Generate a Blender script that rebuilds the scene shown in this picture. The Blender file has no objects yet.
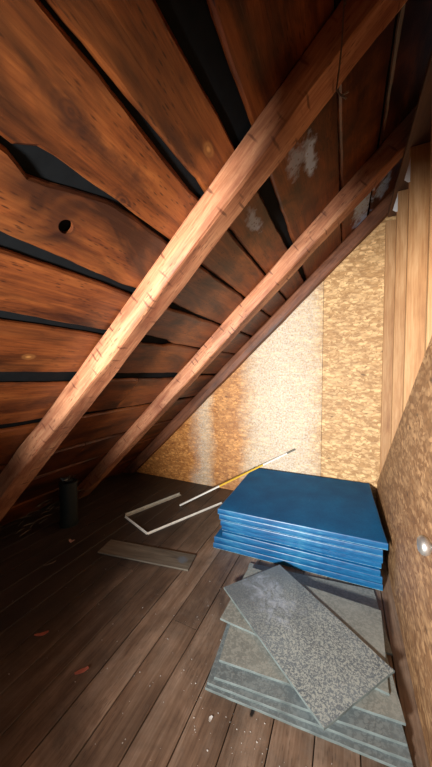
import bpy, bmesh, math, random
from mathutils import Vector, Matrix, noise
random.seed(7)
PI = math.pi
S = bpy.context.scene
COL = S.collection

# ------------------------------------------------------------------ helpers
def nv(p, s=1.0, seed=0.0):
    return noise.noise(Vector((p[0]*s+seed*17.3, p[1]*s-seed*9.1, p[2]*s+seed*3.7)))

def obj(name, bm, mats=None, parent=None, smooth=False, loc=None, rot=None):
    me = bpy.data.meshes.new(name)
    bmesh.ops.recalc_face_normals(bm, faces=bm.faces)
    bm.to_mesh(me); bm.free()
    if mats:
        for m in (mats if isinstance(mats, (list, tuple)) else [mats]): me.materials.append(m)
    if smooth:
        for p in me.polygons: p.use_smooth = True
    o = bpy.data.objects.new(name, me); COL.objects.link(o)
    if parent: o.parent = parent
    if loc is not None: o.location = loc
    if rot is not None: o.rotation_euler = rot
    return o

def tag(o, label=None, cat=None, group=None, kind=None):
    if label: o['label'] = label
    if cat: o['category'] = cat
    if group: o['group'] = group
    if kind: o['kind'] = kind
    return o

def empty(name, loc, rot=(0, 0, 0)):
    o = bpy.data.objects.new(name, None); COL.objects.link(o)
    o.empty_display_size = .1
    o.location = loc; o.rotation_euler = rot
    return o

def box(bm, x0, x1, y0, y1, z0, z1, bev=0.0, mi=0):
    v = [bm.verts.new((x, y, z)) for x in (x0, x1) for y in (y0, y1) for z in (z0, z1)]
    f = [(0, 1, 3, 2), (4, 6, 7, 5), (0, 4, 5, 1), (2, 3, 7, 6), (0, 2, 6, 4), (1, 5, 7, 3)]
    fs = [bm.faces.new([v[i] for i in q]) for q in f]
    for q in fs: q.material_index = mi
    if bev > 0:
        es = list({e for q in fs for e in q.edges})
        bmesh.ops.bevel(bm, geom=es, offset=bev, segments=2, affect='EDGES', profile=.6)

def prism(bm, pts, d, mi=0):
    """pts: ordered 3d polygon, extruded by vector d"""
    d = Vector(d)
    a = [bm.verts.new(p) for p in pts]; b = [bm.verts.new(Vector(p)+d) for p in pts]
    bm.faces.new(a); bm.faces.new(b[::-1])
    n = len(pts)
    for i in range(n):
        bm.faces.new((a[i], a[(i+1) % n], b[(i+1) % n], b[i]))

def tube(bm, pts, r, seg=8):
    pts = [Vector(p) for p in pts]; rings = []
    for i, p in enumerate(pts):
        t = (pts[min(i+1, len(pts)-1)]-pts[max(i-1, 0)]).normalized()
        a = t.cross(Vector((0, 0, 1)))
        if a.length < .1: a = t.cross(Vector((1, 0, 0)))
        a.normalize(); b = t.cross(a)
        rr = r[i] if isinstance(r, (list, tuple)) else r
        rings.append([bm.verts.new(p+(a*math.cos(k*2*PI/seg)+b*math.sin(k*2*PI/seg))*rr) for k in range(seg)])
    for i in range(len(rings)-1):
        for k in range(seg):
            bm.faces.new((rings[i][k], rings[i][(k+1) % seg], rings[i+1][(k+1) % seg], rings[i+1][k]))
    bm.faces.new(rings[0][::-1]); bm.faces.new(rings[-1])

def lathe(bm, prof, seg=32, M=Matrix()):
    rings = []
    for r, z in prof:
        rings.append([bm.verts.new(M @ Vector((r*math.cos(k*2*PI/seg), r*math.sin(k*2*PI/seg), z))) for k in range(seg)])
    for i in range(len(rings)-1):
        for k in range(seg):
            bm.faces.new((rings[i][k], rings[i][(k+1) % seg], rings[i+1][(k+1) % seg], rings[i+1][k]))
    bm.faces.new(rings[0][::-1]); bm.faces.new(rings[-1])

# ------------------------------------------------------------------ materials
class NT:
    def __init__(s, name):
        s.m = bpy.data.materials.new(name); s.m.use_nodes = True
        s.t = s.m.node_tree; s.n = s.t.nodes; s.l = s.t.links
        s.b = s.n['Principled BSDF']
    def node(s, typ, ins=None, **kw):
        n = s.n.new(typ)
        for k, v in kw.items(): setattr(n, k, v)
        for k, v in (ins or {}).items():
            if isinstance(v, bpy.types.NodeSocket): s.l.new(v, n.inputs[k])
            else: n.inputs[k].default_value = v
        return n
    def coord(s): return s.node('ShaderNodeTexCoord').outputs['Object']
    def vmath(s, op, a, b): return s.node('ShaderNodeVectorMath', {0: a, 1: b}, operation=op).outputs[0]
    def math(s, op, a, b=0.0, clamp=False): return s.node('ShaderNodeMath', {0: a, 1: b}, operation=op, use_clamp=clamp).outputs[0]
    def mapr(s, v, loc=(0, 0, 0), rot=(0, 0, 0), sc=(1, 1, 1)):
        return s.node('ShaderNodeMapping', {'Vector': v, 'Location': loc, 'Rotation': rot, 'Scale': sc}).outputs[0]
    def noise(s, v, scale, detail=4, rough=.55, dist=0):
        return s.node('ShaderNodeTexNoise', {'Vector': v, 'Scale': scale, 'Detail': detail, 'Roughness': rough, 'Distortion': dist}).outputs[0]
    def voro(s, v, scale, rnd=1.0, feature='F1'):
        return s.node('ShaderNodeTexVoronoi', {'Vector': v, 'Scale': scale, 'Randomness': rnd}, feature=feature)
    def ramp(s, f, stops, interp='LINEAR'):
        r = s.node('ShaderNodeValToRGB', {'Fac': f}); c = r.color_ramp; c.interpolation = interp
        while len(c.elements) < len(stops): c.elements.new(.5)
        for e, (p, q) in zip(c.elements, stops):
            e.position = p; e.color = (q, q, q, 1) if not isinstance(q, tuple) else (*q, 1)
        return r.outputs[0]
    def mix(s, f, a, b, mode='MIX'):
        n = s.node('ShaderNodeMix', data_type='RGBA', blend_type=mode)
        for i, v in ((0, f), (6, a), (7, b)):
            if isinstance(v, bpy.types.NodeSocket): s.l.new(v, n.inputs[i])
            else: n.inputs[i].default_value = (*v, 1) if isinstance(v, tuple) else v
        return n.outputs[2]
    def done(s, col, rough=.6, bump=None, bs=.3, dist=.01, spec=None, metal=0):
        for k, v in (('Base Color', col), ('Roughness', rough), ('Metallic', metal)):
            if isinstance(v, bpy.types.NodeSocket): s.l.new(v, s.b.inputs[k])
            else: s.b.inputs[k].default_value = (*v, 1) if isinstance(v, tuple) else v
        if spec is not None: s.b.inputs['Specular IOR Level'].default_value = spec
        if bump is not None:
            b = s.node('ShaderNodeBump', {'Height': bump, 'Strength': bs, 'Distance': dist})
            s.l.new(b.outputs[0], s.b.inputs['Normal'])
        return s.m

def lin(r, g, b):
    f = lambda c: (c/255/12.92 if c/255 <= .04045 else ((c/255+.055)/1.055)**2.4)
    return (f(r), f(g), f(b))

def wood(name, dark, mid, light, grain='X', rough=.55, knots=1.0, stain=.5, spots=1.0, islands=True, var=.35, bs=.4, extra=None, gscale=1.0, knotcol=None):
    """board wood; grain runs along local axis X, Y or Z"""
    t = NT(name); co = t.coord()
    rot = {'X': (0, 0, 0), 'Y': (0, 0, -PI/2), 'Z': (0, PI/2, 0)}[grain]
    v = t.mapr(co, rot=rot)
    rnd = None
    if islands:
        rnd = t.node('ShaderNodeNewGeometry').outputs['Random Per Island']
        off = t.node('ShaderNodeCombineXYZ', {0: t.math('MULTIPLY', rnd, 37.0), 1: t.math('MULTIPLY', rnd, 11.0), 2: t.math('MULTIPLY', rnd, 5.0)}).outputs[0]
        v = t.vmath('ADD', v, off)
    # knots
    kv = t.mapr(v, sc=(1.5, 3.6, 3.6))
    wob = t.noise(v, 3.0, 2); kv = t.vmath('ADD', kv, t.node('ShaderNodeCombineXYZ', {0: wob, 1: wob, 2: 0.0}).outputs[0])
    kd = t.voro(kv, 1.0).outputs['Distance']
    kn = t.ramp(kd, [(0, 1.0), (.10, .85), (.16, .35), (.42, 0.0)])
    # grain distorted round knots
    gv = t.mapr(v, sc=(1.1*gscale, 13*gscale, 13*gscale))
    gv = t.vmath('ADD', gv, t.node('ShaderNodeCombineXYZ', {0: 0.0, 1: t.math('MULTIPLY', kn, 2.5*knots), 2: t.math('MULTIPLY', wob, 2.0)}).outputs[0])
    g1 = t.noise(gv, 1.0, 5, .6, .25)
    g2 = t.noise(t.mapr(v, sc=(5, 95, 95)), 1.0, 3, .6)
    g = t.math('ADD', t.math('MULTIPLY', g1, .62), t.math('MULTIPLY', g2, .38))
    col = t.ramp(g, [(.30, dark), (.47, mid), (.62, light)])
    # broad stains
    st = t.ramp(t.noise(t.mapr(v, sc=(1.6, 4.2, 4.2)), 1.0, 4, .6, .8), [(.46, 0.0), (.66, 1.0)])
    col = t.mix(t.math('MULTIPLY', st, stain), col, tuple(c*.28 for c in dark))
    if knots: col = t.mix(t.math('MULTIPLY', kn, .75*knots, True), col, knotcol or tuple(c*.35 for c in dark))
    if spots:
        sp = t.voro(t.mapr(v, sc=(20, 95, 95)), 1.0).outputs['Distance']
        gate = t.ramp(t.noise(v, 5.0, 2), [(.45, 0.0), (.58, 1.0)])
        sf = t.math('MULTIPLY', t.ramp(sp, [(.14, 1.0), (.32, 0.0)]), gate)
        col = t.mix(t.math('MULTIPLY', sf, .75*spots), col, tuple(c*.25 for c in dark))
    if rnd is not None and var:
        tone = t.math('ADD', t.math('MULTIPLY', t.math('FRACT', t.math('MULTIPLY', rnd, 7.31)), var), 1-var*.6)
        col = t.mix(1.0, col, t.node('ShaderNodeCombineColor', {0: tone, 1: tone, 2: tone}).outputs[0], 'MULTIPLY')
    if extra: col = extra(t, co, col)
    r = t.math('ADD', t.math('MULTIPLY', g1, .25), rough-.12)
    return t.done(col, r, g, bs, .008)

def patch(t, co, c, rad, seed=0.0, thr=(.35, .55), nscale=9.0):
    """soft-edged irregular mask for stains and painted light round a place"""
    d = t.vmath('SUBTRACT', co, c)
    d = t.vmath('DIVIDE', d, rad)
    L = t.node('ShaderNodeVectorMath', {0: d}, operation='LENGTH').outputs['Value']
    n = t.noise(t.vmath('ADD', co, (seed, 0, 0)), nscale, 4, .65)
    f = t.math('SUBTRACT', t.math('ADD', 1.0, t.math('MULTIPLY', t.math('SUBTRACT', n, .5), 2.4)), L)
    return t.ramp(f, [(thr[0]*.3, 0.0), (thr[1], 1.0)])

def knot(t, co, col, c, r, dark, a=.9, ring=70.0, sx=1.7):
    wob = t.noise(co, 14.0, 3)
    d = t.vmath('DIVIDE', t.vmath('SUBTRACT', co, c), (1.0, sx, 1.0))
    L = t.node('ShaderNodeVectorMath', {0: d}, operation='LENGTH').outputs['Value']
    L = t.math('ADD', L, t.math('MULTIPLY', t.math('SUBTRACT', wob, .5), r*.9))
    m = t.ramp(t.math('DIVIDE', L, r*2.2), [(.0, 1.0), (.30, .8), (.5, .45), (1.0, 0.0)])
    rg = t.math('ADD', t.math('MULTIPLY', t.math('SINE', t.math('MULTIPLY', L, ring*6.28)), .25), .75)
    return t.mix(t.math('MULTIPLY', t.math('MULTIPLY', m, rg), a, True), col, dark)

def axe_marks(t, co, col):
    w = t.noise(co, 6.0, 2)
    v = t.mapr(t.vmath('ADD', co, t.node('ShaderNodeCombineXYZ', {0: t.math('MULTIPLY', w, .05), 1: 0.0, 2: 0.0}).outputs[0]), rot=(0, 0, .75), sc=(38, 6.5, 6.5))
    vo = t.voro(v, 1.0); d = t.ramp(vo.outputs['Distance'], [(.14, 1.0), (.30, 0.0)])
    r = t.node('ShaderNodeSeparateColor', {0: vo.outputs['Color']}).outputs[0]
    g = t.ramp(r, [(.50, 0.0), (.54, 1.0)])
    col = t.mix(t.math('MULTIPLY', t.math('MULTIPLY', d, g), .7), col, lin(70, 32, 20))
    b = t.ramp(t.noise(t.mapr(co, sc=(1.6, 5, 5)), 1.3, 5, .65, .5), [(.50, 0.0), (.62, 1.0)])
    return t.mix(t.math('MULTIPLY', b, .45), col, lin(120, 58, 34))

def roof_extra(t, co, col):
    dk = lin(44, 20, 14); pale = lin(196, 138, 76)
    for c, r, d, a in (((-.765, .83, 2.14), .026, dk, .95), ((-.505, 1.03, 2.38), .012, pale, .8), ((-1.36, .83, 1.57), .010, pale, .7),
                       ((-.985, 1.66, 1.93), .011, pale, .8), ((-.72, 1.98, 2.18), .026, dk, .95), ((-.48, .78, 2.41), .010, dk, .6),
                       ((-.69, .55, 2.21), .030, dk, .8), ((-1.62, 1.45, 1.32), .022, dk, .8), ((-.90, .69, 2.01), .028, dk, .55)):
        col = knot(t, co, col, c, r, d, a)
    # long dark weathered streaks along the boards; last patch paints upper right shade
    for c, r, s, a in (((-.70, .66, 2.2), (.045, .26, .06), 1, .85), ((-.565, .95, 2.33), (.022, .22, .05), 2, .7), ((-.30, .95, 2.58), (.03, .5, .06), 4, .8),
                       ((-.52, .98, 2.37), (.03, .10, .05), 6, .55), ((-1.13, 1.25, 1.8), (.03, .25, .05), 7, .6), ((-.90, 1.35, 2.0), (.06, .25, .08), 8, .6),
                       ((-1.34, 1.3, 1.59), (.07, .35, .08), 3, .45), ((-1.62, 1.1, 1.3), (.08, .5, .1), 9, .5), ((-2.2, 1.6, .8), (.5, 1.3, .6), 5, .6),
                       ((-.72, 1.8, 2.18), (.08, .35, .1), 2, .6), ((-.22, 1.9, 2.66), (.12, .6, .15), 6, .6), ((.15, 1.5, 2.9), (.35, 1.5, .4), 7, .85)):
        m = patch(t, co, c, r, s, (.3, .9), 7.0)
        col = t.mix(t.math('MULTIPLY', m, a), col, dk)
    sheen = lin(190, 218, 255)  # bluish-white sheen on the boards, painted into the wood colour
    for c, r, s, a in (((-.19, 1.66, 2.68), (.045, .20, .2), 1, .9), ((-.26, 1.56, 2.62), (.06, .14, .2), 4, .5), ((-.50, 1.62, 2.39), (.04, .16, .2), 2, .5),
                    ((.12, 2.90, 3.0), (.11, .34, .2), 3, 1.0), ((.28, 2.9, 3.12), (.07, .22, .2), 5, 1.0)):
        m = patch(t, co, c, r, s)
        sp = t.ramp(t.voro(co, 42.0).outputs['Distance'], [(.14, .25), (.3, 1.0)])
        col = t.mix(t.math('MULTIPLY', t.math('MULTIPLY', m, sp), a), col, sheen)
    return col

M = {}
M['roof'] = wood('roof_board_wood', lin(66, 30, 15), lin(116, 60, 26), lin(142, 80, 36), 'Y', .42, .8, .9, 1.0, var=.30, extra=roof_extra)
M['rafter'] = wood('rafter_wood', lin(112, 62, 40), lin(172, 112, 78), lin(202, 146, 106), 'X', .6, .5, .45, 1.0, var=.1, bs=.6, extra=axe_marks)
M['rafter_brown'] = wood('brown_rafter_wood', lin(70, 38, 24), lin(112, 66, 42), lin(136, 86, 56), 'X', .6, .5, .5, .8, var=.1, bs=.5)
M['stud'] = wood('stud_wood', lin(136, 92, 54), lin(166, 122, 78), lin(186, 146, 102), 'Z', .6, .7, .05, .15, var=.12, bs=.2, knotcol=lin(110, 66, 36))
M['plate'] = wood('top_plate_wood', lin(60, 38, 26), lin(84, 54, 36), lin(100, 68, 46), 'Y', .7, .5, .3, .3, var=.1)

def floor_extra(t, co, col):
    n = t.ramp(t.noise(co, 2.2, 6, .65, .4), [(.40, 0.0), (.68, 1.0)])
    col = t.mix(t.math('MULTIPLY', n, .65), col, lin(50, 43, 38))
    n2 = t.ramp(t.noise(co, 11.0, 5, .7), [(.55, 0.0), (.75, 1.0)])
    col = t.mix(t.math('MULTIPLY', n2, .45), col, lin(124, 112, 102))
    # boards turn darker towards the low eave
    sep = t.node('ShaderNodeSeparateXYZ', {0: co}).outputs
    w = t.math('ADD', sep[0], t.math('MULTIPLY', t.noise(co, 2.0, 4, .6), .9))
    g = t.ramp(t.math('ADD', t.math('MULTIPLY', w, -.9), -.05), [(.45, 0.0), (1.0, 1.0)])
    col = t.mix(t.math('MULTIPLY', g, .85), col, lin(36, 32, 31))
    d = patch(t, co, (-.345, 1.13, 0), (.012, .035, 1), 2, nscale=20)
    return t.mix(d, col, lin(22, 18, 16))
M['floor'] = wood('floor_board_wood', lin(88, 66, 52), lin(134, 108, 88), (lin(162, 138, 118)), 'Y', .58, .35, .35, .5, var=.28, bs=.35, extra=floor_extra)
M['plank'] = wood('loose_plank_wood', lin(72, 64, 54), lin(104, 96, 84), lin(124, 116, 102), 'X', .7, .3, .3, .5, var=0,
                  extra=lambda t, co, c: t.mix(patch(t, co, (.32, 0, 0), (.05, .05, 1), 1), c, lin(96, 104, 112)))

def osb(name, dark, mid, light, yz=True, bleach=None, sc=1.0, var=.0):
    """strand board; lies in local XZ (back wall) or YZ (side)"""
    t = NT(name); co = t.coord()
    if yz: base = t.mapr(co, rot=(0, 0, -PI/2))
    else: base = co
    sep = t.node('ShaderNodeSeparateXYZ', {0: base}).outputs
    p = t.node('ShaderNodeCombineXYZ', {0: sep[0], 1: sep[2], 2: 0.0}).outputs[0]
    wob = t.noise(p, 14.0*sc, 2)
    p2 = t.vmath('ADD', p, t.node('ShaderNodeCombineXYZ', {0: t.math('MULTIPLY', wob, .03), 1: t.math('MULTIPLY', wob, -.03), 2: 0.0}).outputs[0])
    cols, hs = [], []
    for i, (ang, a, b) in enumerate(((.5, 15, 48), (1.9, 17, 54), (2.7, 22, 64))):
        v = t.voro(t.mapr(p2, loc=(i*3.1, i*1.7, 0), rot=(0, 0, ang), sc=(a*sc, b*sc, 1)), 1.0)
        r = t.node('ShaderNodeSeparateColor', {0: v.outputs['Color']}).outputs[0]
        c = t.ramp(r, [(0.0, tuple(x*.3+y*.7 for x, y in zip(dark, mid))), (.3, mid), (.65, light), (.95, tuple(min(1, x*1.25) for x in light))])
        e = t.ramp(v.outputs['Distance'], [(.38, 0.0), (.70, 1.0)])
        c = t.mix(t.math('MULTIPLY', e, .5), c, dark)
        cols.append(c); hs.append(r)
    m1 = t.ramp(t.noise(p, 26*sc, 2), [(.47, 0.0), (.50, 1.0)]); m2 = t.ramp(t.noise(t.vmath('ADD', p, (7, 3, 0)), 30*sc, 2), [(.52, 0.0), (.55, 1.0)])
    col = t.mix(m1, cols[0], cols[1]); col = t.mix(m2, col, cols[2])
    # a few dark bark flakes
    fl = t.voro(t.mapr(p2, rot=(0, 0, .9), sc=(22*sc, 50*sc, 1)), 1.0)
    fr = t.node('ShaderNodeSeparateColor', {0: fl.outputs['Color']}).outputs[1]
    fk = t.math('MULTIPLY', t.ramp(fr, [(.95, 0.0), (.97, 1.0)]), t.ramp(fl.outputs['Distance'], [(.2, 1.0), (.4, 0.0)]))
    col = t.mix(t.math('MULTIPLY', fk, .7), col, tuple(c*.35 for c in dark))
    if bleach: col = bleach(t, co, p, col)
    return t.done(col, .62, hs[0], .15, .003)

def gable_bleach(t, co, p, col):
    sep = t.node('ShaderNodeSeparateXYZ', {0: co}).outputs
    x = t.math('ADD', sep[0], t.math('MULTIPLY', t.math('SUBTRACT', t.noise(co, 2.6, 3), .5), .35))
    f = t.math('ADD', t.math('MULTIPLY', x, .3333), 1.0)        # x -3..0 -> 0..1
    # pale lime-like wash in upright bands, ochre water stain between
    b = t.ramp(f, [(.36, 0.0), (.42, .7), (.45, .6), (.50, .05), (.60, .1), (.68, .8), (.78, .95), (.88, .75), (.925, .3), (.95, .15)])
    fine = t.ramp(t.noise(co, 55.0, 3), [(.38, .3), (.62, 1.0)])
    o = t.ramp(f, [(.05, 1.0), (.40, .9), (.44, .2), (.50, .85), (.60, .85), (.68, 0.0)])
    col = t.mix(t.math('MULTIPLY', o, .75), col, lin(240, 182, 84), 'MULTIPLY')
    return t.mix(t.math('MULTIPLY', b, fine), col, lin(216, 210, 194))

M['osb_wall'] = osb('gable_strand_board', lin(136, 92, 50), lin(192, 148, 92), lin(216, 178, 124), False, gable_bleach, .68)
M['osb_wall2'] = osb('gable_strand_board_tan', lin(134, 94, 54), lin(192, 150, 98), lin(216, 178, 126), False, None, .68)
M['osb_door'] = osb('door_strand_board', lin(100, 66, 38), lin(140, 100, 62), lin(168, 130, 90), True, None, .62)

def flat(name, c, rough=.5, metal=0, bump=0, spec=None, nscale=40, var=.25):
    t = NT(name); co = t.coord()
    n = t.noise(co, nscale, 4, .6)
    k = t.ramp(n, [(.3, tuple(x*(1-var) for x in c)), (.7, tuple(min(1, x*(1+var)) for x in c))])
    return t.done(k, rough, n if bump else None, bump, .004, spec, metal)

def blue_mat():
    t = NT('blue_foam'); co = t.coord()
    n = t.noise(co, 5.0, 5, .6); f = t.noise(co, 130.0, 2)
    col = t.ramp(n, [(.3, lin(0, 84, 138)), (.7, lin(4, 108, 168))])
    col = t.mix(t.math('MULTIPLY', t.ramp(f, [(.45, 0.0), (.7, 1.0)]), .35), col, lin(0, 58, 104))
    sp = t.ramp(t.voro(co, 34.0).outputs['Distance'], [(.05, 1.0), (.08, 0.0)])
    gate = t.ramp(t.noise(co, 6.0, 2), [(.58, 0.0), (.64, 1.0)])
    col = t.mix(t.math('MULTIPLY', sp, gate), col, lin(150, 176, 196))
    return t.done(col, .6, f, .25, .003, .12)
M['blue'] = blue_mat()
def blue_edge():
    t = NT('blue_foam_edge_highlight'); co = t.coord()
    n = t.noise(t.mapr(co, sc=(9, 9, 2)), 3.0, 4, .7)
    col = t.ramp(n, [(.3, lin(40, 110, 150)), (.6, lin(150, 186, 196))])  # pale tone paints the highlight along the bevelled edge
    return t.done(col, .5)
M['blue_edge'] = blue_edge()
def blue_side():
    t = NT('blue_foam_dusty_side'); co = t.coord()
    n = t.noise(t.mapr(co, sc=(2.2, 2.2, 9)), 3.0, 5, .7)
    col = t.ramp(n, [(.3, lin(4, 56, 100)), (.55, lin(14, 86, 130)), (.75, lin(56, 122, 150))])
    return t.done(col, .4, n, .4, .004)
M['blue_side'] = blue_side()

def sheet_mat(name, base, speck, amt, thr=.5, patchy=False, sc=60):
    t = NT(name); co = t.coord()
    n = t.noise(co, 4.0, 6, .65, .4); f = t.noise(co, sc, 3, .6, .8)
    col = t.ramp(n, [(.3, tuple(c*.72 for c in base)), (.7, tuple(min(1, c*1.2) for c in base))])
    m = t.ramp(f, [(thr-.03, 0.0), (thr+.05, 1.0)])
    amtn = amt
    if patchy:
        sep = t.node('ShaderNodeSeparateXYZ', {0: co}).outputs
        amtn = t.math('MULTIPLY', t.ramp(t.math('ADD', t.math('MULTIPLY', sep[0], 1.2), t.math('MULTIPLY', t.noise(co, 5.0, 3), .9)), [(.05, .18), (.6, 1.0)]), amt)
    col = t.mix(t.math('MULTIPLY', m, amtn), col, speck)
    if patchy:
        w = patch(t, co, (-.20, .0, 0), (.24, .17, 1), 3, nscale=7)
        wn = t.ramp(t.noise(co, 16.0, 5, .7, 1.0), [(.42, 0.0), (.62, 1.0)])
        col = t.mix(t.math('MULTIPLY', t.math('MULTIPLY', w, wn), .45), col, lin(196, 208, 226))
    sp = t.ramp(t.voro(co, 26.0).outputs['Distance'], [(.04, 1.0), (.07, 0.0)])
    gate = t.ramp(t.noise(co, 4.0, 2), [(.58, 0.0), (.64, 1.0)])
    col = t.mix(t.math('MULTIPLY', sp, gate), col, lin(220, 222, 222))
    return t.done(col, .5, f, .3, .003)
M['sheet'] = sheet_mat('grey_sheet', lin(128, 132, 126), lin(158, 160, 152), .5)
M['sheet_dark'] = sheet_mat('dark_grey_sheet', lin(104, 114, 116), lin(136, 146, 146), .5)
M['sheet_edge'] = flat('grey_sheet_edge', lin(104, 114, 112), .6, nscale=9, var=.4)
M['sheet_speck'] = sheet_mat('speckled_sheet', lin(104, 114, 120), lin(178, 184, 176), .75, .5, True, 105)
M['felt'] = flat('black_roofing_felt', (.004, .005, .006), .9, nscale=20, spec=.15)
M['under'] = flat('dark_void_boards', (.010, .008, .007), .9)
M['white'] = flat('white_strip', lin(246, 244, 236), .4, nscale=12, var=.1)
M['greystrip'] = flat('dull_metal_strip', lin(190, 190, 178), .4, 0, nscale=14, var=.2)
M['yellow'] = flat('yellow_strip', lin(226, 186, 60), .4, nscale=12, var=.1)
M['tip'] = flat('grey_tip', lin(120, 118, 108), .5)
M['chrome'] = flat('satin_nickel', lin(176, 172, 166), .4, .85, nscale=30, var=.05)
M['pipe'] = flat('dark_green_pipe', lin(22, 32, 32), .55, nscale=9)
M['foil'] = flat('crumpled_grey_flashing', lin(150, 156, 158), .35, .6, nscale=30, var=.4)
M['wire'] = flat('dull_wire', lin(110, 96, 84), .5)
M['scrap_red'] = flat('red_brown_scrap', lin(168, 92, 74), .7)
M['scrap_pink'] = flat('pale_pink_scrap', lin(190, 150, 138), .7)
M['scrap_white'] = flat('white_scrap', lin(214, 212, 208), .6)
M['splinter'] = flat('weathered_splinter', lin(110, 100, 88), .7)
M['crumb'] = flat('pale_plaster_crumb', lin(200, 196, 190), .7)
M['wedge'] = flat('white_wedge', lin(228, 230, 232), .35, nscale=9, var=.05)

# ------------------------------------------------------------------ geometry of the room
SL = .953; EX = -2.82; OFF = .18                     # underside of rafters z = SL*(x-EX); boards OFF higher
ANG = math.atan(SL)
zr = lambda x: SL*(x-EX)
GY = 3.252                                            # gable wall plane
Y0, Y1 = -1.3, GY

# floor boards
bm = bmesh.new()
x = -.086 - .168*18
k = 0
while x < .95:
    w = .168 if k % 5 else .168
    g = .0035+.002*random.random()
    xs0, xs1 = x+g/2, x+w-g/2
    joints = [Y0] + ([random.uniform(.2, 2.6)] if random.random() < .35 and not (-.8 < x < 0) else []) + [Y1+.06]
    for a, b in zip(joints[:-1], joints[1:]):
        n = 16; dz = random.uniform(-.0015, .0015)
        top, bot = [], []
        for i in range(n+1):
            y = a+.002+(b-a-.004)*i/n
            j0 = .0018*nv((x, y, 0), 2.0, 1)*2; j1 = .0018*nv((x+w, y, 0), 2.0, 1)*2
            top.append([bm.verts.new((xs0+j0, y, -.002+dz)), bm.verts.new((xs0+.003+j0, y, dz*0)), bm.verts.new((xs1-.003+j1, y, dz*0)), bm.verts.new((xs1+j1, y, -.002+dz))])
            bot.append([bm.verts.new((xs0+j0, y, -.025)), bm.verts.new((xs1+j1, y, -.025))])
        for i in range(n):
            for q in range(3): bm.faces.new((top[i][q], top[i][q+1], top[i+1][q+1], top[i+1][q]))
            bm.faces.new((top[i][0], top[i+1][0], bot[i+1][0], bot[i][0]))
            bm.faces.new((top[i][3], bot[i][1], bot[i+1][1], top[i+1][3]))
            bm.faces.new((bot[i][0], bot[i+1][0], bot[i+1][1], bot[i][1]))
        for i in (0, n): bm.faces.new(top[i]+bot[i][::-1])
    x += w; k += 1
floor = tag(obj('floor', bm, M['floor']), kind='structure')
bm = bmesh.new(); box(bm, -3.12, .96, Y0, Y1+.06, -.06, -.0255)
obj('subfloor', bm, M['under'], floor)

# roof boards (ceiling): each row has a waney upper and lower edge, gaps open and close along its length
def lerp(tab, y):
    if y <= tab[0][0]: return tab[0][1]
    for (a, u), (b, v) in zip(tab[:-1], tab[1:]):
        if y <= b: return u+(v-u)*(y-a)/(b-a)
    return tab[-1][1]
# (centre x, [(y, gap width in x)])
seams = [(-3.03, [(0, .0)]),
         (-2.73, [(0, .02), (2, .012)]),
         (-2.385, [(0, .014), (1.5, .02), (2.5, .012)]),
         (-2.11, [(0, .03), (1.3, .022), (2.2, .02), (3, .016)]),
         (-1.775, [(0, .05), (.9, .05), (1.3, .045), (2.0, .02), (3, .03)]),
         (-1.475, [(0, .05), (.75, .056), (1.1, .062), (1.7, .045), (2.1, .06), (3, .02)]),
         (-1.213, [(0, .028), (1.1, .026), (1.5, .05), (1.75, .035), (1.8, .004), (3, .006)]),
         (-1.002, [(0, .04), (.52, .038), (.97, .022), (1.3, .035), (1.7, .02), (2.1, .008), (3, .012)]),
         (-.80, [(0, .01), (.49, .01), (.505, .056), (.58, .054), (.68, .030), (.80, .008), (1.1, .010), (3, .008)]),
         (-.600, [(0, .006), (.6, .007), (.8, .020), (1.1, .032), (1.25, .008), (3, .008)]),
         (-.400, [(0, .10), (.6, .095), (1.0, .075), (1.5, .060), (2.2, .045), (3, .03)]),
         (-.047, [(0, .008), (1.3, .006), (3, .01)]),
         (.19, [(0, .01), (3, .02)]),
         (.42, [(0, .01), (3, .01)]),
         (.70, [(0, .0)])]
shift = {8: [(0, -.0), (.50, -.014), (.8, .022), (3, .02)]}
nrm = Vector((-math.sin(ANG), 0, math.cos(ANG)))
bm = bmesh.new()
N = 90
def rp(x, y, h): return Vector((x, y, zr(x)+OFF))+nrm*h
for i in range(len(seams)-1):
    th = .017+.003*random.random()
    lift = 0.0
    cuts = [Y0, GY-.004]
    if i == 7: cuts = [Y0, .43, GY-.004]
    if i in (2, 4): cuts = [Y0, 1.78, GY-.004]
    for ya, yb in zip(cuts[:-1], cuts[1:]):
        rows = []
        for j in range(N+1):
            y = ya+.003+(yb-ya-.006)*j/N
            def edge(s, side):
                c, tab = seams[s]
                c += lerp(shift[s], y) if s in shift else 0
                g = lerp(tab, y)
                rag = (.002+.07*min(g, .05))*nv((s*3.1+side*5, y, 0), 3.0, s)+.0035*nv((s, y, side), 16.0, 2)
                return c + side*max(g/2+rag*.9, .0015)
            a = edge(i, 1); b = edge(i+1, -1)
            c1 = .004+.006*max(0, nv((i, y*2, 5), 3, 1)); c2 = .004+.006*max(0, nv((i, y*2, 9), 3, 2))
            cup = .003*nv((i, y, 0), 1.2, 4)
            row = [rp(a+.002, y, .006+c1*.8), rp(a+c1+.004, y, 0)]
            for q in range(1, 6):
                xx = a+(b-a)*q/6; row.append(rp(xx, y, abs(.0015*nv((xx, y, 0), 9, 3))))
            row += [rp(b-c2-.004, y, 0), rp(b-.002, y, .006+c2*.8), rp(b, y, th), rp(a, y, th)]
            rows.append([bm.verts.new(p) for p in row])
        m = len(rows[0])
        for j in range(N):
            for q in range(m): bm.faces.new((rows[j][q], rows[j][(q+1) % m], rows[j+1][(q+1) % m], rows[j+1][q]))
        bm.faces.new(rows[0]); bm.faces.new(rows[-1][::-1])
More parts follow.
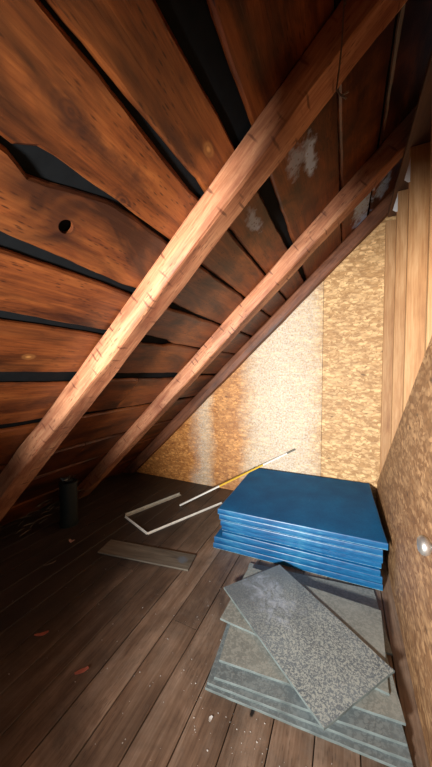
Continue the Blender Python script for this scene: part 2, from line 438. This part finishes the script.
# bored round hole in one board is cut below
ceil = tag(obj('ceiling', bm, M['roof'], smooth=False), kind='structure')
hole_c = rp(-.90, .69, 0)
bmc = bmesh.new(); 
Mh = Matrix.Translation(hole_c) @ nrm.to_track_quat('Z', 'Y').to_matrix().to_4x4()
lathe(bmc, [(.026, -.05), (.026, .08)], 24, Mh)
cutter = obj('hole_cutter', bmc)
md = ceil.modifiers.new('hole', 'BOOLEAN'); md.object = cutter; md.operation = 'DIFFERENCE'; md.solver = 'EXACT'
bpy.context.view_layer.update()
dg = bpy.context.evaluated_depsgraph_get()
me2 = bpy.data.meshes.new_from_object(ceil.evaluated_get(dg))
ceil.modifiers.clear(); ceil.data = me2
bpy.data.objects.remove(cutter)
bm = bmesh.new()
prism(bm, [rp(-3.06, Y0, .026), rp(.75, Y0, .026), rp(.75, GY+.03, .026), rp(-3.06, GY+.03, .026)], nrm*.01)
obj('roofing_felt', bm, M['felt'], ceil)

# gable wall of strand board sheets
wall = empty('wall_back', (0, GY, 0)); tag(wall, kind='structure')
def gable_sheet(x0, x1, mat):
    bm = bmesh.new()
    top = lambda x: zr(x)+.02
    pts = [(x0, 0, 0), (x1, 0, 0), (x1, 0, top(x1)), (x0, 0, max(top(x0), .0))]
    if x0 <= EX: pts = [(x0, 0, 0), (x1, 0, 0), (x1, 0, top(x1)), (x0, 0, .004)]
    prism(bm, pts, (0, .012, 0))
    return obj('strand_board_sheet', bm, mat, wall)
gable_sheet(EX-.02, -.226, M['osb_wall'])
gable_sheet(-.2225, .50, M['osb_wall2'])
bm = bmesh.new(); prism(bm, [(-3.1, .014, 0), (.6, .014, 0), (.6, .014, zr(.6)+.2), (-3.1, .014, .0)], (0, .02, 0))
obj('backing', bm, M['under'], wall)

# right wall behind the studs
bm = bmesh.new(); box(bm, .485, .505, Y0, GY, 0, zr(.485)-.012)
tag(obj('wall_right', bm, M['osb_wall2']), kind='structure')

# unseen panel added behind the viewer to shade the upper right roof
bm = bmesh.new()
xr = [(-.66, 1.43), (.48, 1.40), (.48, zr(.48)+.16), (-.66, zr(-.66)+.16)]
prism(bm, [(x, -.27, z) for x, z in xr], (0, .018, 0))
tag(obj('shade_panel', bm, M['osb_wall2']), kind='structure')

# ------------------------------------------------------------------ rafters
def rafter(yc, w, h, label, seed, mat, L=4.75):
    bm = bmesh.new(); rows = []
    n = 110
    for i in range(n+1):
        s = i/n; x = L*s
        def J(k, a): return a*nv((x, k*2.3, seed), 2.2, seed)+a*.45*nv((x, k*1.7, seed), 9.0, seed+3)
        hw = w/2; bl = (.030*max(0, min(1, (2.0-x)/.7))*(1+.6*nv((x, 8, seed), 2.5, 5))) if seed == 1 else 0
        wane = .010+.010*max(0, nv((x, 4, seed), 1.8, seed+1)*2)
        prof = [(-hw+.006, .006), (-hw+.018, 0), (hw-.016, 0), (hw-.003, .010), (hw, h*.5), (hw-.004, h), (-hw+wane, h), (-hw+.002, h-wane), (-hw, h*.5)]
        row = []
        for k, (y, z) in enumerate(prof):
            yy = y+J(k, .007)-(bl if y < 0 else 0); zz = z + (J(k+20, .006) if z < h-.001 else 0)
            zz = min(max(zz, 0 if i == 0 else -.01), h)
            # seat cut on the floor
            xx = x - (zz*math.cos(ANG)/math.sin(ANG))*(1-min(1, s*6)) if True else x
            row.append(bm.verts.new((xx, yy, zz)))
        rows.append(row)
    m = len(rows[0])
    for i in range(n):
        for q in range(m): bm.faces.new((rows[i][q], rows[i][(q+1) % m], rows[i+1][(q+1) % m], rows[i+1][q]))
    bm.faces.new(rows[0]); bm.faces.new(rows[-1][::-1])
    o = obj('rafter', bm, mat, loc=(EX, yc, .0), rot=(0, -ANG, 0))
    return tag(o, label, 'rafter', 'rafters under the roof boards')
rafter(1.214, .148, OFF*math.cos(ANG), 'thick rough-hewn rafter crossing the middle of the roof boards, nearest and largest in view', 1, M['rafter'])
rafter(2.333, .146, OFF*math.cos(ANG), 'rough rafter between the nearest rafter and the strand board gable wall', 2, M['rafter'])
rafter(3.196, .085, OFF*math.cos(ANG), 'narrow brown rafter lying against the top edge of the strand board gable wall', 3, M['rafter_brown'])

# ------------------------------------------------------------------ studs on the right
def stud(x0, x1, y, top, label, t=.038):
    bm = bmesh.new()
    prism(bm, [(0, 0, 0), (x1-x0, 0, 0), (x1-x0, 0, top+SL*(x1-x0)*.0), (0, 0, top)], (0, t, 0))
    bmesh.ops.bevel(bm, geom=list(bm.edges), offset=.003, segments=1, affect='EDGES')
    o = obj('stud', bm, M['stud'], loc=(x0, y, 0))
    return tag(o, label, 'stud', 'wall studs above the strand board door')
stud(.337, .425, 3.204, 2.960, 'narrow pale stud in the corner against the gable wall')
stud(.362, .452, 2.725, 2.963, 'narrow pale stud between the corner stud and the widest stud')
stud(.362, .482, 2.235, 2.963, 'widest looking tan stud in the stud wall above the door')
stud(.362, .482, 1.690, 2.963, 'pale stud at the right edge of the view, nearest above the door')
bm = bmesh.new(); box(bm, .34, .482, Y0+.05, 3.14, 2.964, 3.004, .004)
tag(obj('top_plate', bm, M['plate']), 'dark timber plate running along the tops of the studs', 'timber')
for (x, y, z, a, b, lab) in ((.352, 2.72, 2.80, .022, .15, 'small white wedge at the top of the middle narrow stud'),
                             (.352, 2.23, 2.74, .020, .16, 'small white wedge at the top of the widest stud')):
    bm = bmesh.new(); prism(bm, [(0, 0, 0), (.012, 0, 0), (.012, 0, b), (.006, 0, b*.8), (-a, 0, b*.12)], (0, .003, 0))
    tag(obj('wedge_scrap', bm, M['wedge'], loc=(x, y, z)), lab, 'scrap')  # thin white wedge set beside the stud top

# ------------------------------------------------------------------ strand board door with knob, slanted top
DX = .318
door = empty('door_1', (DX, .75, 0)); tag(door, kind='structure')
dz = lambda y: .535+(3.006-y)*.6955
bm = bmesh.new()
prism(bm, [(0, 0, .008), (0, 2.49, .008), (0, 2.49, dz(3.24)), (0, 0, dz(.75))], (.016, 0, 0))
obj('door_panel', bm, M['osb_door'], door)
bm = bmesh.new()
Mk = Matrix.Translation((0, 1.10-.75, .930)) @ Matrix.Rotation(-PI/2, 4, 'Y')
lathe(bm, [(.0115, .006), (.0105, .048), (.014, .054), (.026, .060), (.0315, .070), (.030, .080), (.021, .088), (.004, .090)], 32, Mk)
kb = obj('door_knob', bm, M['chrome'], door, smooth=True)
bm = bmesh.new(); lathe(bm, [(.030, 0), (.030, .003), (.024, .007), (.012, .008)], 32, Mk)
obj('knob_plate', bm, M['chrome'], kb, smooth=True)

# ------------------------------------------------------------------ blue boards
def blue_board(cx, cy, z, sx, sy, th, rot, label, seed, edge_highlight=True):
    bm = bmesh.new()
    # rounded-edge slab with slightly wavy front
    nx, b = 26, .007
    r = random.Random(seed)
    per = []
    def outline(ins):
        pts = []
        for i in range(nx+1):
            u = -sx/2+sx*i/nx; pts.append((u, -sy/2+ins+.004*nv((u, seed, 0), 3, seed)))
        for i in range(1, nx+1):
            v = -sy/2+sy*i/nx; pts.append((sx/2-ins+.004*nv((v, seed, 2), 3, seed), v))
        for i in range(1, nx+1):
            u = sx/2-sx*i/nx; pts.append((u, sy/2-ins))
        for i in range(1, nx):
            v = sy/2-sy*i/nx; pts.append((-sx/2+ins+.004*nv((v, seed, 5), 3, seed), v))
        # pull corners in by ins
        return [(max(-sx/2+ins, min(sx/2-ins+.004, px)), py) for px, py in pts]
    levels = [(0.0, b*.9, 1), (b*.5, b*.15, 1), (b*.9, 0, 2), (th*.5, -.001, 2), (th-b*1.1, 0, 2), (th-b*.4, b*.25, 2), (th, b*1.1, 0)]
    rings = [[bm.verts.new((px, py, zz)) for px, py in outline(ins)] for zz, ins, _ in levels]
    n = len(rings[0])
    for i in range(len(rings)-1):
        for k in range(n):
            f = bm.faces.new((rings[i][k], rings[i][(k+1) % n], rings[i+1][(k+1) % n], rings[i+1][k]))
            f.material_index = levels[i][2]
    f = bm.faces.new(rings[-1]); f = bm.faces.new(rings[0][::-1])
    o = obj('foam_board', bm, [M['blue'], M['blue_edge'] if edge_highlight else M['blue_side'], M['blue_side']], loc=(cx, cy, z), rot=(0, 0, rot))  # picks the edge colour with the highlight painted in
    return tag(o, label, 'board', 'blue foam boards stacked by the gable wall')
T = .0505
names = ['bottom blue foam board of the stack, resting on the floor',
         'second blue foam board from the bottom of the stack',
         'third blue foam board from the bottom of the stack',
         'middle blue foam board of the stack, with three above it',
         'third blue foam board from the top of the stack',
         'second blue foam board from the top of the stack',
         'top blue foam board of the stack, its whole dark blue face showing']
par = [(-.392, 2.664, 1.255, 1.08, .045), (-.388, 2.662, 1.245, 1.07, .040), (-.350, 2.668, 1.16, 1.08, .022), (-.352, 2.680, 1.180, 1.07, .020),
       (-.352, 2.668, 1.185, 1.09, .024), (-.358, 2.666, 1.195, 1.09, .022), (-.352, 2.664, 1.235, 1.10, .030)]
for i, (cx, cy, sx, sy, r) in enumerate(par):
    blue_board(cx, cy, .0005+i*T, sx, sy, T-.0003, r, names[i], i+1, i in (0, 3, 5, 6))

# ------------------------------------------------------------------ grey sheets
def sheet(fl, deg, L, D, z, mat, label, seed, th=.0118):
    """fl = front left corner, long side turned deg from the x direction"""
    a = math.radians(deg)
    bm = bmesh.new(); n = 20; b = .0012
    pts = []
    for i in range(n): pts.append((L*i/n, 0))
    for i in range(n): pts.append((L, D*i/n))
    for i in range(n): pts.append((L-L*i/n, D))
    for i in range(n): pts.append((0, D-D*i/n))
    def P(px, py, ins):
        j = .0022*nv((px, py, 0), 22, seed)
        cx, cy = px-L/2, py-D/2
        return (cx*(1-(ins+j)/(L/2)), cy*(1-(ins+j)/(D/2)))
    rings = []
    for zz, ins in ((0, b), (b, 0), (th-b, 0), (th, b)):
        rings.append([bm.verts.new((*P(px, py, ins), zz)) for px, py in pts])
    m = len(pts)
    for i in range(3):
        for k in range(m):
            f = bm.faces.new((rings[i][k], rings[i][(k+1) % m], rings[i+1][(k+1) % m], rings[i+1][k])); f.material_index = 1
    bm.faces.new(rings[0][::-1]); bm.faces.new(rings[3])
    c = Vector((L/2*math.cos(a)-D/2*math.sin(a), L/2*math.sin(a)+D/2*math.cos(a)))
    o = obj('grey_sheet', bm, [mat, M['sheet_edge']], loc=(fl[0]+c.x, fl[1]+c.y, z), rot=(0, 0, a))
    return tag(o, label, 'sheet', 'loose grey sheets piled on the floor')
H = .012
sheet((-.575, 1.118), 5.0, .84, .40, .0005, M['sheet_dark'], 'lowest grey sheet at the front of the pile, flat on the floorboards', 1)
sheet((-.602, 1.582), 6.2, .86, .455, .0005, M['sheet'], 'worn grey sheet at the back of the pile, touching the blue boards', 2)
sheet((-.570, 1.133), 6.0, .83, .48, .0005+H, M['sheet_dark'], 'second lowest grey sheet at the front of the pile, edge showing', 3)
sheet((-.545, 1.160), 7.0, .80, .48, .0005+2*H, M['sheet_dark'], 'dark grey sheet showing between the floor-level sheets and the pale ones', 4)
sheet((-.552, 1.231), 6.5, .81, .48, .0005+3*H, M['sheet'], 'smooth pale grey sheet in the pile, its right corner nearest the strand board door', 5)
sheet((-.639, 1.440), -2.2, .845, .49, .0005+4*H, M['sheet'], 'smooth grey sheet directly under the speckled one, poking out left and right of it', 6)
sheet((-.708, 1.652), -37.8, .830, .475, .0005+5*H, M['sheet_speck'], 'speckled grey sheet lying askew on top of the pile', 7)

# ------------------------------------------------------------------ loose things on the floor
# weathered plank
bm = bmesh.new(); box(bm, -.40, .40, -.09, .09, 0, .013, .003)
tag(obj('plank', bm, M['plank'], loc=(-1.455, 1.785, .0005), rot=(0, 0, math.radians(9.5))), 'short grey weathered plank lying flat on the dark floor', 'plank')

# three sided thin frame
fr = empty('trim_frame', (-2.04, 2.17, 0)); tag(fr, 'three-sided frame of thin pale strips lying on the floor left of the blue boards', 'frame')
def rail(a, b, w, h, mat, lab=None):
    a, b = Vector(a), Vector(b); d = (b-a).normalized(); s = Vector((-d.y, d.x, 0))
    bm = bmesh.new()
    # L section strip
    for (o0, o1, h0, h1) in ((-w/2, w/2, .0008, .004), (w/2-.003, w/2, .004, h)):
        p = [a+s*o0+Vector((0, 0, h0)), a+s*o1+Vector((0, 0, h0)), a+s*o1+Vector((0, 0, h1)), a+s*o0+Vector((0, 0, h1))]
        prism(bm, p, b-a)
    o = obj('rail', bm, mat, fr)
    if lab: o['label'] = lab
rail((.0, .02, 0), (.24, .69, 0), .035, .025, M['greystrip'], 'dull grey rail')
rail((.0, .0, 0), (.405, -.15, 0), .014, .016, M['white'])
rail((.41, -.15, 0), (.79, .70, 0), .016, .016, M['white'])

# stick leaning from the floor over the blue boards to the gable wall
a = Vector((-1.655, 2.615, .008)); b = Vector((-.505, 3.230, .618))
st = empty('measuring_stick', a); tag(st, 'long thin white and yellow stick leaning over the blue boards against the gable wall', 'stick')
def seg(t0, t1, mat, name, w=.018):
    d = b-a; p, q = d*t0, d*t1
    s = Vector((-d.y, d.x, 0)).normalized()*w/2; u = d.cross(s).normalized()*.007
    if u.z < 0: u = -u
    bm = bmesh.new(); prism(bm, [p-s-u, p+s-u, p+s+u, p-s+u], q-p)
    return obj(name, bm, mat, st)
seg(0, .34, M['white'], 'white_section'); seg(.34, .72, M['yellow'], 'yellow_section'); seg(.72, .93, M['white'], 'pale_section'); seg(.93, 1, M['tip'], 'end_cap', .022)

# dark pipe under the eave
pp = empty('vent_pipe', (-2.455, 1.845, 0)); tag(pp, 'dark upright pipe with crumpled shiny top standing under the low eave', 'pipe')
bm = bmesh.new(); lathe(bm, [(.088, .0005), (.088, .02), (.079, .022), (.079, .40), (.083, .402), (.083, .425), (.070, .430)], 36)
obj('pipe_body', bm, M['pipe'], pp, smooth=False)
bm = bmesh.new(); rr = random.Random(5)
for k in range(9):
    an = rr.uniform(0, 2*PI); r0 = rr.uniform(.02, .06)
    c = Vector((r0*math.cos(an), r0*math.sin(an), .430))
    pts = [c]+[c+Vector((rr.uniform(-.035, .05), rr.uniform(-.035, .035), .012+.010*j)) for j in range(3)]
    vs = [bm.verts.new(p) for p in pts]; bm.faces.new(vs[:3]); bm.faces.new((vs[0], vs[2], vs[3]))
g = bmesh.ops.solidify(bm, geom=list(bm.faces), thickness=.002)
obj('crumpled_flashing', bm, M['foil'], pp)

# hanging wire on the nearest rafter
bm = bmesh.new()
tube(bm, [(-.025, 1.122, 2.80), (-.03, 1.120, 2.66), (-.034, 1.118, 2.60), (-.045, 1.116, 2.50), (-.03, 1.116, 2.475), (-.012, 1.114, 2.455)], .003, 6)
tube(bm, [(-.03, 1.116, 2.475), (-.006, 1.116, 2.478)], .003, 6)
tube(bm, [(-.025, 1.122, 2.80), (-.02, 1.139, 2.80)], .003, 6)
tag(obj('wire', bm, M['wire']), 'thin bent wire hanging down the side of the nearest rafter', 'wire')

# scraps
def flake(name, loc, lx, ly, rot, mat, label, seed, th=.004, curl=.010):
    bm = bmesh.new(); n = 8; rows = []
    for i in range(n+1):
        u = i/n; w = ly*(.35+.65*math.sin(PI*min(.95, max(.08, u))))*(1+.3*nv((u*4, seed, 0), 1, seed))
        z = curl*(2*u-1)**2*.6; cy = .25*ly*math.sin(u*3+seed)
        rows.append([bm.verts.new((lx*(u-.5), cy-w/2, z)), bm.verts.new((lx*(u-.5), cy+w/2, z)),
                     bm.verts.new((lx*(u-.5), cy+w/2, z+th)), bm.verts.new((lx*(u-.5), cy-w/2, z+th))])
    for i in range(n):
        for q in range(4): bm.faces.new((rows[i][q], rows[i][(q+1) % 4], rows[i+1][(q+1) % 4], rows[i+1][q]))
    bm.faces.new(rows[0]); bm.faces.new(rows[-1][::-1])
    return tag(obj(name, bm, mat, loc=(loc[0], loc[1], .0006), rot=(0, 0, rot)), label, 'scrap')
flake('bark_scrap', (-1.17, .93), .062, .022, 1.1, M['scrap_red'], 'pointed reddish brown scrap on the bare floor, nearest the viewer', 1)
flake('bark_scrap', (-1.55, .975), .070, .018, .9, M['scrap_red'], 'curved reddish scrap on the dark floor at the left edge of the view', 2)
flake('bark_scrap', (-2.18, 1.66), .045, .035, .3, M['scrap_pink'], 'small pale pink scrap on the floor in front of the dark pipe', 3)
flake('splinter', (-2.07, 1.38), .085, .007, 1.05, M['splinter'], 'thin pale splinter on the dark floor left of the weathered plank', 4)
flake('paper_scrap', (-.325, 1.165), .018, .012, .3, M['scrap_white'], 'tiny white scrap on the floor just in front of the grey pile', 5, .002, .004)
flake('paper_scrap', (-.50, 1.03), .022, .014, 1.3, M['scrap_white'], 'small white smear of paper on the floorboard left of the front knot', 6, .002, .003)
flake('paper_scrap', (.128, 1.86), .02, .02, .3, M['scrap_white'], 'placeholder', 7, .002, .003)
bpy.data.objects.remove(bpy.data.objects['paper_scrap.002'])

# crumbs of plaster dust, uncountable
bm = bmesh.new(); rr = random.Random(11)
def crumb(x, y, z, s):
    Mx = Matrix.Translation((x, y, z+s*.35)) @ Matrix.Rotation(rr.uniform(0, 6), 4, 'Z') @ Matrix.Diagonal((s*rr.uniform(.7, 1.4), s*rr.uniform(.6, 1.1), s*.5, 1))
    bmesh.ops.create_icosphere(bm, subdivisions=1, radius=1, matrix=Mx)
for k in range(150):
    x = rr.gauss(-.45, .35); y = rr.gauss(1.15, .28)
    if y > 1.10+.1*(x+.57) and x > -.60: y = 1.09-rr.random()*.35
    if x > .3 or y < .4: continue
    crumb(x, y, 0, rr.choice((.0012, .0018, .0025, .0035)))
for k in range(60):
    cx, cy = rr.uniform(-2.3, -.75), rr.uniform(.9, 2.0)
    if 1.58 < cy < 2.0 and -1.9 < cx < -1.0: continue
    crumb(cx, cy, 0, rr.choice((.001, .0015, .0022)))
tag(obj('plaster_crumbs', bm, M['crumb']), 'pale plaster crumbs scattered over the floorboards', 'crumbs', kind='stuff')
# torn bark and splinters along the eave
bm = bmesh.new()
for k in range(40):
    y = rr.uniform(1.3, 2.5); x = -2.62+rr.uniform(-.16, .10)
    if abs(y-1.845) < .13 and x > -2.6: continue
    if abs(y-1.213) < .1 or abs(y-2.34) < .1: continue
    L = rr.uniform(.04, .14); an = PI/2+rr.uniform(-.5, .5)
    d = Vector((math.cos(an)*L, math.sin(an)*L, rr.uniform(-.01, .02)))
    z = min(zr(x)+OFF-.03, .02+rr.random()*.22)
    tube(bm, [Vector((x, y, z)), Vector((x, y, z))+d*.5+Vector((0, 0, .006)), Vector((x, y, z))+d], [.002, .004, .001], 5)
tag(obj('eave_splinters', bm, M['splinter']), 'loose bark strips and splinters along the low eave', 'splinters', kind='stuff')

# ------------------------------------------------------------------ light
def light(typ, name, loc, target, energy, color, **kw):
    L = bpy.data.lights.new(name, typ); L.energy = energy; L.color = color
    for k, v in kw.items(): setattr(L, k, v)
    o = bpy.data.objects.new(name, L); COL.objects.link(o); o.location = loc
    o.rotation_euler = (Vector(target)-Vector(loc)).to_track_quat('-Z', 'Y').to_euler()
    return o
light('SPOT', 'work_light', (-.80, -1.15, 1.05), (.05, 3.2, 1.50), 1200, (1.0, .98, .95), spot_size=math.radians(81), spot_blend=1.0, shadow_soft_size=.13)
light('AREA', 'doorway_daylight', (-.2, -1.2, 1.1), (-.3, 3, .6), 5, (.80, .90, 1.0), size=1.0)
w = bpy.data.worlds.new('world'); S.world = w; w.use_nodes = True
w.node_tree.nodes['Background'].inputs[0].default_value = (.8, .88, 1, 1)
w.node_tree.nodes['Background'].inputs[1].default_value = .03

# ------------------------------------------------------------------ camera
cd = bpy.data.cameras.new('camera'); cam = bpy.data.objects.new('camera', cd); COL.objects.link(cam)
cd.sensor_fit = 'VERTICAL'; cd.sensor_height = 36; cd.lens = 279*36/767; cd.clip_start = .02
cam.location = (0, 0, 1.5)
cam.rotation_euler = (math.radians(90-2.36), 0, math.radians(24.8))
S.camera = cam
S.view_settings.view_transform = 'Standard'; S.view_settings.look = 'None'
S.view_settings.gamma = 1; S.view_settings.use_curve_mapping = False
S.view_settings.exposure = 0
